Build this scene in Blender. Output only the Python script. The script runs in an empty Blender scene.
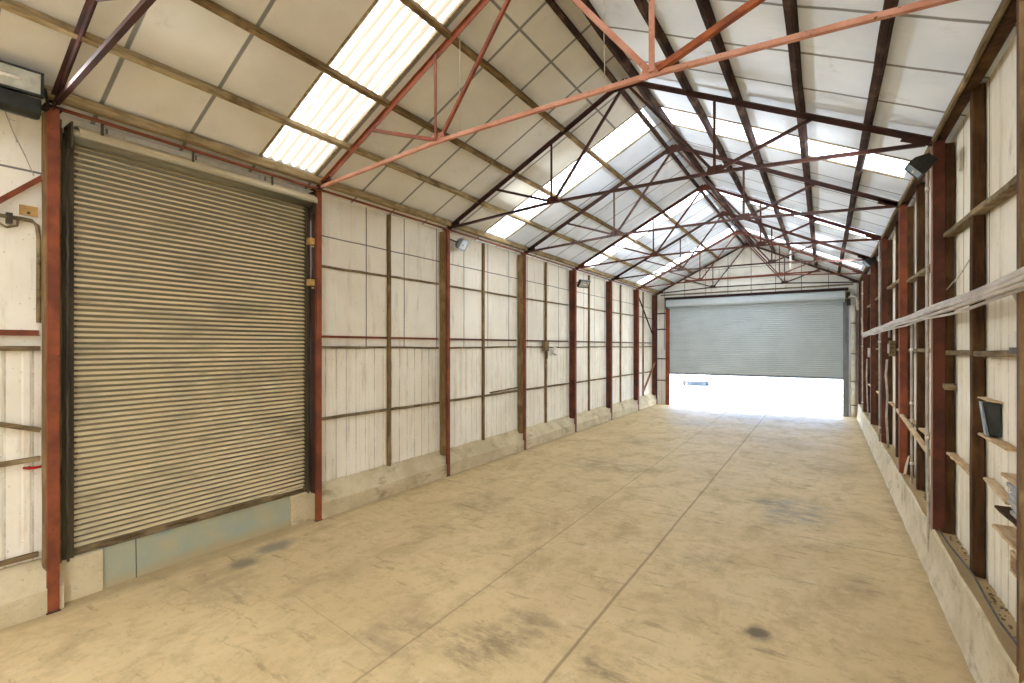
import bpy, bmesh, math, random
from mathutils import Vector, Matrix, noise as mnoise
random.seed(7)
S = bpy.context.scene
COL = S.collection

# ------------------------------------------------------------------ layout of the shed (metres)
XL, XR = -6.165, 1.013             # faces of the steel columns on both long walls
XM = (XL + XR) / 2                 # ridge line
PL, PR = -6.42, 1.21               # faces of the wall lining
ZE, ZR = 4.87, 6.66                # truss eave and apex
SL = (ZR - ZE) / (XR - XM)         # roof slope
Y0, BAY = 1.361, 2.857
YB = -4.5                          # end wall behind the camera
YF = 21.12                         # gable wall
def YN(n): return min(Y0 + n * BAY, 20.95)
def roof_z(x): return ZR + .14 - SL * abs(x - XM)     # underside of the roof lining

# ------------------------------------------------------------------ node helpers
class NT:
    def __init__(s, name):
        s.m = bpy.data.materials.new(name); s.m.use_nodes = True
        s.t = s.m.node_tree; s.t.nodes.clear()
        s.geo = s.t.nodes.new('ShaderNodeNewGeometry')
        s.pos = s.geo.outputs['Position']; s.nor = s.geo.outputs['Normal']
        sep = s.t.nodes.new('ShaderNodeSeparateXYZ'); s.link(s.pos, sep.inputs[0])
        s.x, s.y, s.z = sep.outputs
        sn = s.t.nodes.new('ShaderNodeSeparateXYZ'); s.link(s.nor, sn.inputs[0])
        s.nx, s.ny, s.nz = sn.outputs
    def link(s, a, b): s.t.links.new(a, b)
    def put(s, v, sock):
        if isinstance(v, bpy.types.NodeSocket): s.link(v, sock)
        elif isinstance(v, (tuple, list)) and sock.type == 'RGBA': sock.default_value = (*v[:3], 1)
        else: sock.default_value = v
    def math(s, op, a, b=0.0, c=0.0, clamp=False):
        n = s.t.nodes.new('ShaderNodeMath'); n.operation = op; n.use_clamp = clamp
        s.put(a, n.inputs[0]); s.put(b, n.inputs[1])
        if op in ('MULTIPLY_ADD', 'SMOOTH_MIN', 'COMPARE'): s.put(c, n.inputs[2])
        return n.outputs[0]
    def noise(s, scale, detail=4, rough=.55, stretch=(1, 1, 1), vec=None, dist=0):
        mp = s.t.nodes.new('ShaderNodeVectorMath'); mp.operation = 'MULTIPLY'
        s.link(vec or s.pos, mp.inputs[0]); mp.inputs[1].default_value = stretch
        n = s.t.nodes.new('ShaderNodeTexNoise'); n.inputs['Scale'].default_value = scale
        n.inputs['Detail'].default_value = detail; n.inputs['Roughness'].default_value = rough
        n.inputs['Distortion'].default_value = dist
        s.link(mp.outputs[0], n.inputs['Vector'])
        return n.outputs['Fac']
    def ramp(s, v, lo, hi, a=0.0, b=1.0):
        n = s.t.nodes.new('ShaderNodeMapRange'); n.interpolation_type = 'SMOOTHSTEP'
        s.put(v, n.inputs[0]); n.inputs[1].default_value = lo; n.inputs[2].default_value = hi
        n.inputs[3].default_value = a; n.inputs[4].default_value = b
        return n.outputs[0]
    def mix(s, f, a, b, mode='MIX'):
        n = s.t.nodes.new('ShaderNodeMix'); n.data_type = 'RGBA'; n.blend_type = mode
        s.put(f, n.inputs[0]); s.put(a, n.inputs[6]); s.put(b, n.inputs[7])
        return n.outputs[2]
    def lines(s, coord, period, off, width, wob=None):
        c = s.math('SUBTRACT', coord, off)
        if wob is not None: c = s.math('ADD', c, wob)
        f = s.math('FRACT', s.math('DIVIDE', c, period))
        d = s.math('MULTIPLY', s.math('SUBTRACT', .5, s.math('ABSOLUTE', s.math('SUBTRACT', f, .5))), period)
        return s.ramp(d, width * .35, width * .65, 1, 0)
    def line(s, coord, at, width, wob=None):
        c = s.math('SUBTRACT', coord, at)
        if wob is not None: c = s.math('ADD', c, wob)
        return s.ramp(s.math('ABSOLUTE', c), width * .35, width * .65, 1, 0)
    def out(s, col, rough=.8, bump=None, bstr=.2, bdist=.01, metal=0, spec=.3):
        b = s.t.nodes.new('ShaderNodeBsdfPrincipled'); o = s.t.nodes.new('ShaderNodeOutputMaterial')
        s.put(col, b.inputs['Base Color']); s.put(rough, b.inputs['Roughness'])
        b.inputs['Metallic'].default_value = metal; b.inputs['Specular IOR Level'].default_value = spec
        if bump is not None:
            n = s.t.nodes.new('ShaderNodeBump'); n.inputs['Strength'].default_value = bstr
            n.inputs['Distance'].default_value = bdist
            s.link(bump, n.inputs['Height']); s.link(n.outputs[0], b.inputs['Normal'])
        s.link(b.outputs[0], o.inputs[0]); s.b = b
        return s.m

def lin(r, g, b):
    f = lambda c: c / 12.92 if c <= .04045 else ((c + .055) / 1.055) ** 2.4
    return (f(r / 255), f(g / 255), f(b / 255))

def mat_simple(name, c1, c2, scale=6, rough=.8, stretch=(1, 1, 1), bstr=.15, metal=0, spec=.3, fine=None):
    n = NT(name)
    f = n.ramp(n.noise(scale, 5, .6, stretch), .35, .68)
    col = n.mix(f, c1, c2)
    if fine:
        col = n.mix(n.ramp(n.noise(scale * 7, 3, .6, stretch), .6, .72), col, fine)
    return n.out(col, rough, n.noise(scale * 6, 3, .6, stretch), bstr, .004, metal, spec)

def mat_red(name, c1, c2, dust=(.42, .30, .20)):
    n = NT(name)
    col = n.mix(n.ramp(n.noise(3.5, 4, .6), .35, .65), c1, c2)
    col = n.mix(n.ramp(n.noise(26, 4, .65), .62, .72), col, (.07, .035, .02))
    d = n.math('MULTIPLY', n.ramp(n.nz, .3, .9), n.ramp(n.noise(9, 3), .3, .7, .35, .9))
    col = n.mix(d, col, dust)
    return n.out(col, .62, n.noise(40, 3), .12, .003, 0, .35)

def mat_wood(name, c1, c2, c3, axis):
    n = NT(name)
    st = {'x': (.12, 1, 1), 'y': (1, .12, 1), 'z': (1, 1, .12), 's': (.3, .3, .3)}[axis]
    g = n.noise(28, 4, .65, st)
    col = n.mix(n.ramp(g, .35, .68), c1, c2)
    col = n.mix(n.ramp(n.noise(2.3, 4, .6), .48, .72), col, c3)
    return n.out(col, .88, g, .35, .006, 0, .2)

M = {}
M['red'] = mat_red('red_oxide_paint', lin(136, 70, 40), lin(106, 52, 30))
M['red_deep'] = mat_red('deep_red_oxide_paint', lin(94, 45, 25), lin(64, 30, 16), (.22, .14, .08))
M['red_dark'] = mat_red('dark_red_oxide_paint', lin(66, 35, 25), lin(46, 26, 19), (.16, .11, .07))
M['salmon'] = mat_red('faded_primer_paint', lin(190, 138, 116), lin(172, 116, 92), (.46, .33, .26))  # pinkish primer, paled to carry warm light from the camera side
M['orange'] = mat_red('orange_rust_paint', lin(160, 84, 36), lin(118, 56, 26))
M['wood_tan'] = mat_wood('tan_timber', lin(158, 138, 102), lin(122, 103, 70), lin(96, 78, 52), 'y')
M['wood_brown'] = mat_wood('brown_timber', lin(76, 51, 27), lin(50, 32, 16), lin(90, 66, 38), 'z')
M['wood_dark'] = mat_wood('dark_stained_timber', lin(64, 44, 34), lin(40, 27, 21), lin(98, 76, 62), 'y')
M['wood_rail'] = mat_wood('weathered_rail_timber', lin(124, 106, 76), lin(84, 68, 44), lin(148, 130, 98), 'y')
M['wood_pale'] = mat_wood('pale_raw_timber', lin(196, 170, 132), lin(164, 136, 98), lin(206, 186, 152), 'y')
M['wood_pale_up'] = mat_wood('pale_upright_timber', lin(200, 184, 158), lin(178, 158, 130), lin(206, 192, 168), 'z')
M['pink_strip'] = mat_wood('pink_grey_timber', lin(176, 150, 132), lin(150, 124, 106), lin(188, 166, 150), 'z')
M['wood_purlin'] = mat_wood('brown_purlin_timber', lin(122, 98, 62), lin(78, 58, 34), lin(142, 120, 84), 'y')
M['jamb_wood'] = mat_wood('grey_green_jamb_timber', lin(122, 112, 84), lin(88, 80, 58), lin(66, 58, 40), 'z')
M['wood_mid'] = mat_wood('mid_brown_timber', lin(126, 102, 66), lin(92, 72, 44), lin(142, 120, 84), 'z')
M['galv'] = mat_simple('dull_galvanised_steel', lin(176, 176, 172), lin(132, 132, 128), 8, .45, metal=.2)
M['black_metal'] = mat_simple('black_painted_metal', lin(30, 32, 28), lin(46, 46, 40), 9, .5)
M['dark_guide'] = mat_simple('greasy_dark_steel', lin(54, 47, 36), lin(84, 74, 54), 7, .6, (1, 1, .2))
M['pipe'] = mat_simple('dusty_pale_conduit', lin(186, 178, 166), lin(158, 146, 132), 7, .55, (1, .3, 1))
M['cable'] = mat_simple('grey_cable', lin(92, 88, 82), lin(70, 64, 58), 10, .6)
M['string'] = mat_simple('pale_string', lin(190, 180, 160), lin(170, 160, 140), 10, .8)
M['glass_lamp'] = mat_simple('lamp_glass', lin(176, 174, 158), lin(150, 150, 136), 9, .15, spec=.6)
M['steel_blue'] = mat_simple('blue_grey_paint', lin(136, 148, 154), lin(112, 124, 130), 6, .5)
M['jamb_grey'] = mat_simple('grey_steel_jamb', lin(120, 122, 122), lin(98, 100, 102), 6, .5, (1, 1, .2))
M['white_card'] = mat_simple('white_plastic', lin(214, 208, 194), lin(196, 188, 172), 8, .5)
M['tan_block'] = mat_simple('tan_block', lin(186, 150, 92), lin(160, 124, 72), 8, .8)
M['red_plastic'] = mat_simple('red_plastic', lin(196, 24, 24), lin(150, 18, 18), 8, .4)
M['car_white'] = mat_simple('white_car_paint', (.8, .8, .8), (.76, .76, .77), 3, .25, spec=.5, bstr=0)
M['car_dark'] = mat_simple('dark_rubber', (.06, .06, .065), (.09, .09, .09), 5, .6)
M['car_glass'] = mat_simple('tinted_glass', (.08, .1, .11), (.1, .12, .13), 3, .08, spec=.7, bstr=0)

# white painted wall lining
def mat_lining(name, c1, c2, vp, voff, hz, dirt, split=2.53, axis='y'):
    n = NT(name)
    a = n.y if axis == 'y' else n.x
    col = n.mix(n.ramp(n.noise(1.1, 5, .6), .35, .7), c1, c2)
    st = n.noise(7, 5, .65, (1, 1, .12))
    col = n.mix(n.math('MULTIPLY', n.ramp(st, .52, .78), .55), col, dirt)
    col = n.mix(n.math('MULTIPLY', n.ramp(n.noise(34, 3, .6), .66, .74), .7), col, (.16, .13, .08))
    up = n.ramp(n.z, split, split + .01)
    wob = n.math('MULTIPLY', n.math('SUBTRACT', n.noise(1.3, 2), .5), .02)
    v = n.math('MULTIPLY', n.lines(a, vp, voff, .022, wob), up)
    h = n.line(n.z, hz, .02, wob)
    col = n.mix(n.math('MULTIPLY', n.math('MAXIMUM', v, h), .85), col, (.07, .065, .05))
    lo = n.math('SUBTRACT', 1, up)
    rb = n.math('MULTIPLY', n.lines(a, .19 if axis == 'y' else .86, 4.31, .014), n.ramp(n.noise(2.2, 4, .7), .35, .62, .15, 1))
    col = n.mix(n.math('MULTIPLY', n.math('MULTIPLY', rb, lo), .55), col, lin(104, 90, 64))
    sp = n.ramp(n.noise(3.1, 6, .72, (1, 1, .35)), .60, .74)
    col = n.mix(n.math('MULTIPLY', sp, .45), col, lin(132, 112, 78))
    return n.out(col, .75, n.noise(16, 4, .6), .12, .01, 0, .25)
CRE1, CRE2, DRT = lin(234, 228, 212), lin(224, 216, 198), lin(168, 148, 112)
M['lining_shutter'] = mat_lining('cream_wall_lining', CRE1, CRE2, .86, 5.277, 4.245, DRT)
M['lining_conduit'] = mat_lining('cream_wall_lining_stained', lin(228, 220, 202), lin(214, 204, 182), .92, 5.78, 3.05, lin(160, 138, 100), 3.0)
M['lining_gable'] = mat_lining('white_gable_lining', lin(232, 228, 216), lin(222, 216, 204), .86, -2.45, 5.74, DRT, 2.4, 'x')

def mat_roof(name, c1, c2, longi, wr, bs=.25):
    n = NT(name)
    col = n.mix(n.ramp(n.noise(.9, 5, .6), .35, .7), c1, c2)
    col = n.mix(n.math('MULTIPLY', n.ramp(n.noise(3, 6, .7), .58, .8), .35), col, lin(150, 128, 96))
    wob = n.math('MULTIPLY', n.math('SUBTRACT', n.noise(1.6, 3), .5), wr)
    l = n.lines(n.y, .8143, 1.715, .04, wob)
    if longi is not None: l = n.math('MAXIMUM', l, n.line(n.x, longi, .03))
    col = n.mix(n.math('MULTIPLY', l, .8), col, lin(88, 86, 82))
    b = n.noise(9, 4, .6, (.35, 1.6, 1), dist=.6)
    return n.out(col, .7, b, bs, .03, 0, .25)
M['roof_a'] = mat_roof('roof_lining_board', lin(210, 206, 194), lin(198, 193, 180), -3.17, .01, .06)
M['roof_b'] = mat_roof('roof_lining_foil', lin(236, 243, 252), lin(222, 230, 242), None, .05)

# concrete
def mat_concrete(name, c1, c2, c3, top=0):
    n = NT(name)
    col = n.mix(n.ramp(n.noise(1.6, 6, .65), .35, .66), c1, c2)
    col = n.mix(n.math('MULTIPLY', n.ramp(n.noise(4.2, 6, .7, (1, .5, 1)), .52, .7), .75), col, c3)
    col = n.mix(n.math('MULTIPLY', n.ramp(n.noise(38, 3, .6), .62, .74), .5), col, lin(104, 88, 62))
    if top: col = n.mix(n.math('MULTIPLY', n.ramp(n.nz, .5, .9), top), col, lin(164, 138, 94))
    return n.out(col, .9, n.noise(14, 6, .7), .5, .02, 0, .2)
M['kerb'] = mat_concrete('rough_concrete', lin(204, 189, 156), lin(182, 166, 132), lin(142, 126, 96))
M['kerb_b'] = mat_concrete('pale_rough_concrete', lin(210, 198, 172), lin(188, 174, 144), lin(156, 140, 108), .8)
M['blue_conc'] = mat_concrete('pale_blue_rendered_concrete', lin(150, 160, 144), lin(166, 162, 134), lin(126, 138, 132))
# the blue paint survives along the top of the rendered panel
n = NT('faded_blue_render')
base = n.mix(n.ramp(n.noise(2.2, 5, .6), .35, .66), lin(152, 158, 140), lin(168, 162, 132))
base = n.mix(n.ramp(n.math('ADD', n.z, n.math('MULTIPLY', n.math('SUBTRACT', n.noise(5, 4), .5), .22)), .40, .48, 0, .6), base, lin(112, 146, 164))
base = n.mix(n.ramp(n.math('ADD', n.z, n.math('MULTIPLY', n.math('SUBTRACT', n.noise(4, 4), .5), .2)), .0, .16, .8, 0), base, lin(170, 152, 114))
base = n.mix(n.line(n.y, 2.07, .010), base, lin(70, 74, 66))
M['blue_conc'] = n.out(base, .85, n.noise(12, 5, .7), .3, .012, 0, .25)

# floor
n = NT('worn_concrete_floor')
big = n.noise(.55, 6, .62); mid = n.noise(1.9, 6, .68, (1, .7, 1), dist=.4); fin = n.noise(9, 5, .65)
col = n.mix(n.ramp(big, .34, .66), lin(211, 187, 140), lin(199, 174, 128))
col = n.mix(n.math('MULTIPLY', n.ramp(mid, .47, .7), .72), col, lin(170, 148, 110))
col = n.mix(n.math('MULTIPLY', n.ramp(n.noise(2.6, 6, .7), .56, .72), .4), col, lin(226, 206, 168))
col = n.mix(n.math('MULTIPLY', n.ramp(n.noise(5.5, 7, .75, (1, .8, 1)), .46, .66), .45), col, lin(172, 148, 108))
col = n.mix(n.math('MULTIPLY', n.ramp(fin, .55, .74), .5), col, lin(150, 128, 94))
col = n.mix(n.math('MULTIPLY', n.ramp(n.noise(30, 3, .6), .68, .76), .6), col, lin(112, 96, 72))
wx = n.math('MULTIPLY', n.math('SUBTRACT', n.noise(2.2, 5, .7), .5), 1.1)
wy = n.math('MULTIPLY', n.math('SUBTRACT', n.noise(2.2, 5, .7, vec=n.nor), .5), 0)
STAINS = [(-.5, 4.71, .10, .13, lin(84, 74, 58), .85), (-.4, 8.5, .55, .8, lin(136, 132, 118), .75), (-.75, 8.75, .2, .2, lin(110, 104, 90), .6),
          (-1.5, 3.55, .22, .2, lin(118, 102, 76), .7), (-2.4, 3.25, .35, .35, lin(122, 104, 76), .7), (-2.25, 3.75, .3, .25, lin(128, 110, 82), .6),
          (-4.1, 9.6, .7, .8, lin(140, 122, 92), .65), (-3.2, 9.6, .4, .5, lin(146, 128, 98), .5), (-5.85, 3.35, .16, .3, lin(126, 120, 104), .8),
          (-5.7, 2.9, .14, .16, lin(116, 110, 94), .75), (-5.2, 2.5, .4, .3, lin(164, 144, 110), .6), (-3.1, 2.9, .4, .35, lin(154, 134, 102), .6),
          (-4.7, 6.2, .5, .5, lin(150, 130, 98), .6), (.2, 12.2, .5, .8, lin(152, 134, 104), .5), (-1.2, 6.0, .25, .4, lin(150, 132, 100), .5),
          (-4.1, 12.6, .5, .7, lin(140, 124, 98), .55), (.35, 6.2, .2, .25, lin(150, 134, 106), .5), (-.9, 14.5, .7, 1, lin(146, 130, 104), .5),
          (-3.6, 16.5, .8, .8, lin(132, 122, 106), .5), (-2.0, 19.0, 1.2, .7, lin(130, 124, 112), .5)]
sn = n.noise(3.4, 6, .75, (.8, 1.3, 1), dist=.5); sm = n.ramp(n.noise(4.2, 6, .75, (.6, 1.4, 1)), .40, .60, .12, 1)
for (sx, sy, rx, ry, sc, k) in STAINS:
    dx = n.math('DIVIDE', n.math('ADD', n.math('SUBTRACT', n.x, sx), n.math('MULTIPLY', wx, rx)), rx)
    dy = n.math('DIVIDE', n.math('SUBTRACT', n.y, sy), ry)
    d = n.math('SQRT', n.math('ADD', n.math('MULTIPLY', dx, dx), n.math('MULTIPLY', dy, dy)))
    d = n.math('ADD', d, n.math('MULTIPLY', n.math('SUBTRACT', sn, .5), 1.6))
    col = n.mix(n.math('MULTIPLY', n.ramp(d, .35, 1.35, k, 0), sm if rx > .18 else 1.0), col, sc)
col = n.mix(n.math('MULTIPLY', n.ramp(n.noise(3.2, 5, .7, (.55, 2.2, 1)), .56, .70), .6), col, lin(136, 116, 84))
# dirt along the kerbs
ed = n.math('MINIMUM', n.math('SUBTRACT', n.x, -6.18), n.math('SUBTRACT', .99, n.x))
ed = n.math('ADD', ed, n.math('MULTIPLY', n.math('SUBTRACT', n.noise(3, 5, .65), .5), .3))
col = n.mix(n.ramp(ed, 0, .2, .55, 0), col, lin(150, 130, 96))
wob = n.math('MULTIPLY', n.math('SUBTRACT', n.noise(.8, 3), .5), .05)
j1x = n.math('ADD', n.x, n.math('MULTIPLY', n.y, .0105)); j1 = n.line(j1x, -2.95, .02, n.math('MULTIPLY', wob, .5))
j2 = n.line(n.math('ADD', n.x, n.math('MULTIPLY', n.y, .003)), -1.76, .03, n.math('MULTIPLY', wob, .6))
side = n.ramp(n.x, -.35, -.25)
j3 = n.math('MULTIPLY', n.line(n.y, 7.4, .03, n.math('MULTIPLY', n.math('SUBTRACT', n.noise(1.2, 4), .5), .25)), side)
wid = n.math('MULTIPLY', n.math('SUBTRACT', n.noise(.7, 4), .5), .5)
j4 = n.line(n.y, 14.9, .07, wid)
j5 = n.math('MULTIPLY', n.line(n.y, 7.6, .02, wid), n.math('MULTIPLY', n.ramp(n.x, -2.6, -2.5), n.ramp(n.x, -1.8, -1.7, 1, 0)))
j6 = n.math('MULTIPLY', n.line(n.math('ADD', n.y, n.math('MULTIPLY', n.x, .1)), 2.35, .012, wob), n.math('MULTIPLY', n.ramp(n.x, -4.6, -4.4), n.ramp(n.x, -3.2, -3.0, 1, 0)))
j = n.math('MAXIMUM', n.math('MAXIMUM', n.math('MULTIPLY', j1, .75), j2), n.math('MAXIMUM', n.math('MULTIPLY', j3, .7), n.math('MULTIPLY', n.math('MAXIMUM', j4, n.math('MAXIMUM', j5, j6)), .5)))
col = n.mix(n.math('MULTIPLY', j, .62), col, lin(120, 99, 68))
hb = n.math('SUBTRACT', n.math('ADD', n.math('MULTIPLY', mid, .3), n.math('MULTIPLY', fin, .3)), j)
M['floor'] = n.out(col, n.ramp(mid, .3, .75, .5, .72), hb, .25, .008, 0, .35)

# ribbed roller shutter: bare galvanised steel, pale dust lying on every upward curve
def mat_shutter(name, bare, bare2, dust, dk, streak):
    n = NT(name)
    col = n.mix(n.ramp(n.noise(1.5, 5, .6, (1, .5, 1)), .35, .68), bare, bare2)
    d = n.math('MULTIPLY', n.ramp(n.nz, -.30, .25), n.ramp(n.noise(4, 5, .65, (1, .35, 1)), .3, .55, .55, 1))
    col = n.mix(n.math('MULTIPLY', d, dk), col, dust)
    col = n.mix(n.math('MULTIPLY', n.ramp(n.noise(2.2, 5, .65, (1, .3, 1.6)), .6, .74), streak), col, lin(92, 84, 62))
    return n.out(col, .6, None, 0, 0, .15, .35)
M['shutter'] = mat_shutter('dusty_galvanised_slats', lin(112, 107, 88), lin(130, 122, 98), lin(212, 196, 156), .92, .55)
M['shutter_hood'] = mat_shutter('dusty_galvanised_hood', lin(176, 168, 144), lin(160, 150, 124), lin(196, 180, 142), .6, .4)
M['shutter_far'] = mat_shutter('clean_galvanised_slats', lin(180, 188, 190), lin(172, 180, 182), lin(182, 184, 180), .3, .05)

# translucent corrugated rooflight
RL0, RLP, RLW = 3.335, 4.886, .77
def rooflight(name, clean, dirt, speck):
    n = NT(name)
    rl = n.math('MULTIPLY', n.math('FRACT', n.math('DIVIDE', n.math('SUBTRACT', n.y, RL0), RLP)), RLP)
    val = n.math('MULTIPLY_ADD', n.math('COSINE', n.math('MULTIPLY', rl, 2 * math.pi * 6 / RLW)), .5, .5)
    rib_dirt_shade = n.math('MULTIPLY', n.ramp(n.math('ADD', val, n.math('MULTIPLY', n.math('SUBTRACT', n.noise(3.5, 5, .65, (.25, 1.3, .25)), .5), 1.9)), .12, .9), .94)  # dirt streaks plus rib shading painted into the valleys
    c = n.mix(rib_dirt_shade, clean, dirt)
    c = n.mix(n.math('MULTIPLY', n.ramp(n.noise(16, 4, .65, (.3, 1, .3)), .6, .72), .5), c, speck)
    tr = n.t.nodes.new('ShaderNodeBsdfTranslucent'); di = n.t.nodes.new('ShaderNodeBsdfDiffuse')
    mx = n.t.nodes.new('ShaderNodeMixShader'); o = n.t.nodes.new('ShaderNodeOutputMaterial')
    n.link(c, tr.inputs[0]); n.link(c, di.inputs[0]); mx.inputs[0].default_value = .3
    n.link(tr.outputs[0], mx.inputs[1]); n.link(di.outputs[0], mx.inputs[2]); n.link(mx.outputs[0], o.inputs[0])
    return n.m
M['rooflight_dirty'] = rooflight('dirty_fibreglass', (.235, .235, .225), (.050, .038, .022), (.05, .035, .018))
M['rooflight_clean'] = rooflight('cleaner_fibreglass', (.54, .58, .64), (.075, .065, .05), (.10, .08, .05))
n = NT('pale_yard_concrete')
M['yard'] = n.out(n.mix(n.ramp(n.noise(.8, 5), .35, .65), (.24, .265, .30), (.215, .24, .275)), .85, n.noise(8, 4), .1, .01)

# ------------------------------------------------------------------ mesh helpers
class MB:
    def __init__(s): s.v = []; s.f = []; s.sm = []
    def add(s, vs, fs, smooth=False):
        o = len(s.v); s.v += [tuple(v) for v in vs]
        for f in fs: s.f.append([i + o for i in f]); s.sm.append(smooth)
        return s
    def box(s, a, b):
        x0, y0, z0 = a; x1, y1, z1 = b
        v = [(x0, y0, z0), (x1, y0, z0), (x1, y1, z0), (x0, y1, z0), (x0, y0, z1), (x1, y0, z1), (x1, y1, z1), (x0, y1, z1)]
        return s.add(v, [(0, 3, 2, 1), (4, 5, 6, 7), (0, 1, 5, 4), (1, 2, 6, 5), (2, 3, 7, 6), (3, 0, 4, 7)])
    def sect(s, p, q, prof, side, up=None, smooth=False, nseg=1, jit=0, seed=0):
        """a closed profile of (side, up) offsets carried from p to q"""
        p, q = Vector(p), Vector(q); t = (q - p).normalized()
        sd = Vector(side); sd = (sd - t * sd.dot(t)).normalized()
        u = t.cross(sd)
        if u.z < -1e-6 or (abs(u.z) < 1e-6 and up is not None and u.dot(Vector(up)) < 0): u = -u
        k = len(prof); vs = []; fs = []
        rnd = random.Random(seed)
        for i in range(nseg + 1):
            c = p + (q - p) * (i / nseg)
            j1, j2 = (rnd.uniform(-jit, jit), rnd.uniform(-jit, jit)) if 0 < i < nseg else (0, 0)
            for a, b in prof: vs.append(c + sd * (a + j1) + u * (b + j2))
        for i in range(nseg):
            for m in range(k):
                m2 = (m + 1) % k
                fs.append((i * k + m, i * k + m2, (i + 1) * k + m2, (i + 1) * k + m))
        fs.append(tuple(range(k))[::-1]); fs.append(tuple(range(nseg * k, nseg * k + k)))
        return s.add(vs, fs, smooth)
    def timber(s, p, q, w, h, side, up=None, seed=0, nseg=6, jit=.004, ch=.006):
        a, b = w / 2, h / 2
        pr = [(-a + ch, -b), (a - ch, -b), (a, -b + ch), (a, b - ch), (a - ch, b), (-a + ch, b), (-a, b - ch), (-a, -b + ch)]
        return s.sect(p, q, pr, side, up, nseg=nseg, jit=jit, seed=seed)
    def angle(s, p, q, size, side, th=.008, flip=1, up=None):
        """rolled steel angle: one leg upright, one leg flat along the side direction"""
        h = size / 2
        pr = [(-h, -h), (h, -h), (h, -h + th), (-h + th, -h + th), (-h + th, h), (-h, h)]
        if flip < 0: pr = [(a, -b) for a, b in pr][::-1]
        return s.sect(p, q, pr, side, up)
    def tube(s, pts, r, k=8, smooth=True):
        pts = [Vector(p) for p in pts]; vs = []; fs = []
        ref = Vector((0, 0, 1))
        for i, c in enumerate(pts):
            t = (pts[min(i + 1, len(pts) - 1)] - pts[max(i - 1, 0)]).normalized()
            rr = ref if abs(t.dot(ref)) < .92 else Vector((1, 0, 0))
            a = t.cross(rr).normalized(); b = a.cross(t)
            for j in range(k):
                an = 2 * math.pi * j / k
                vs.append(c + (a * math.cos(an) + b * math.sin(an)) * r)
        for i in range(len(pts) - 1):
            for j in range(k):
                j2 = (j + 1) % k
                fs.append((i * k + j, i * k + j2, (i + 1) * k + j2, (i + 1) * k + j))
        s.add(vs, fs, smooth)
        o = len(s.v) - len(vs)
        s.f.append([o + j for j in range(k)][::-1]); s.f.append([o + (len(pts) - 1) * k + j for j in range(k)]); s.sm += [False, False]
        return s
    def prism(s, poly, axis, a, b, nseg=1):
        """polygon in the plane across `axis` extruded from a to b"""
        def P(u, v, w): return {'x': (w, u, v), 'y': (u, w, v), 'z': (u, v, w)}[axis]
        k = len(poly); vs = []; fs = []
        for i in range(nseg + 1):
            w = a + (b - a) * i / nseg
            vs += [P(u, v, w) for u, v in poly]
        for i in range(nseg):
            for m in range(k):
                m2 = (m + 1) % k
                fs.append((i * k + m, i * k + m2, (i + 1) * k + m2, (i + 1) * k + m))
        fs.append(tuple(range(k))[::-1]); fs.append(tuple(range(nseg * k, nseg * k + k)))
        return s.add(vs, fs)
    def obb(s, c, ax, ay, az):
        c, ax, ay, az = Vector(c), Vector(ax), Vector(ay), Vector(az)
        v = [c + ax * i + ay * j + az * k for k in (-1, 1) for i, j in ((-1, -1), (1, -1), (1, 1), (-1, 1))]
        return s.add(v, [(0, 3, 2, 1), (4, 5, 6, 7), (0, 1, 5, 4), (1, 2, 6, 5), (2, 3, 7, 6), (3, 0, 4, 7)])
    def disc(s, c, axis, r, h, k=12):
        c = Vector(c); ax = Vector(axis).normalized()
        return s.tube([c - ax * h / 2, c + ax * h / 2], r, k, False)
    def build(s, name, mat, parent=None, bevel=0):
        me = bpy.data.meshes.new(name); me.from_pydata(s.v, [], s.f)
        for p, sm in zip(me.polygons, s.sm): p.use_smooth = sm
        bm = bmesh.new(); bm.from_mesh(me); bmesh.ops.recalc_face_normals(bm, faces=bm.faces); bm.to_mesh(me); bm.free()
        for m in (mat if isinstance(mat, list) else [mat]): me.materials.append(M[m] if isinstance(m, str) else m)
        o = bpy.data.objects.new(name, me); COL.objects.link(o)
        if parent is not None:
            o.parent = parent; o.matrix_parent_inverse = parent.matrix_world.inverted()
        if bevel:
            b = o.modifiers.new('edge', 'BEVEL'); b.width = bevel; b.segments = 2; b.limit_method = 'ANGLE'
        return o

def tag(o, label=None, cat=None, group=None, kind='thing'):
    if label: o['label'] = label
    if cat: o['category'] = cat
    if group: o['group'] = group
    if kind: o['kind'] = kind
    return o
def empty(name, loc, label, cat, group=None):
    o = bpy.data.objects.new(name, None); COL.objects.link(o); o.location = loc
    o.matrix_world = Matrix.Translation(loc); o.empty_display_size = .1
    return tag(o, label, cat, group)
ORD = ['zeroth', 'first', 'second', 'third', 'fourth', 'fifth', 'sixth', 'seventh', 'eighth', 'ninth']

# ================================================================== SETTING
tag(MB().box((-6.6, YB, -.2), (1.4, YF + .25, 0)).build('floor', 'floor'), 'worn beige concrete floor with long saw joints and dark stains', 'floor', kind='structure')
tag(MB().box((-70, YF + .25, -.25), (60, 90, -.03)).box((1.4, -40, -.25), (60, YF + .25, -.03)).box((-70, -40, -.25), (-6.6, YF + .25, -.03)).build('ground', 'yard'), 'sunlit pale yard outside the half open far shutter', 'yard', kind='structure')

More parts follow.
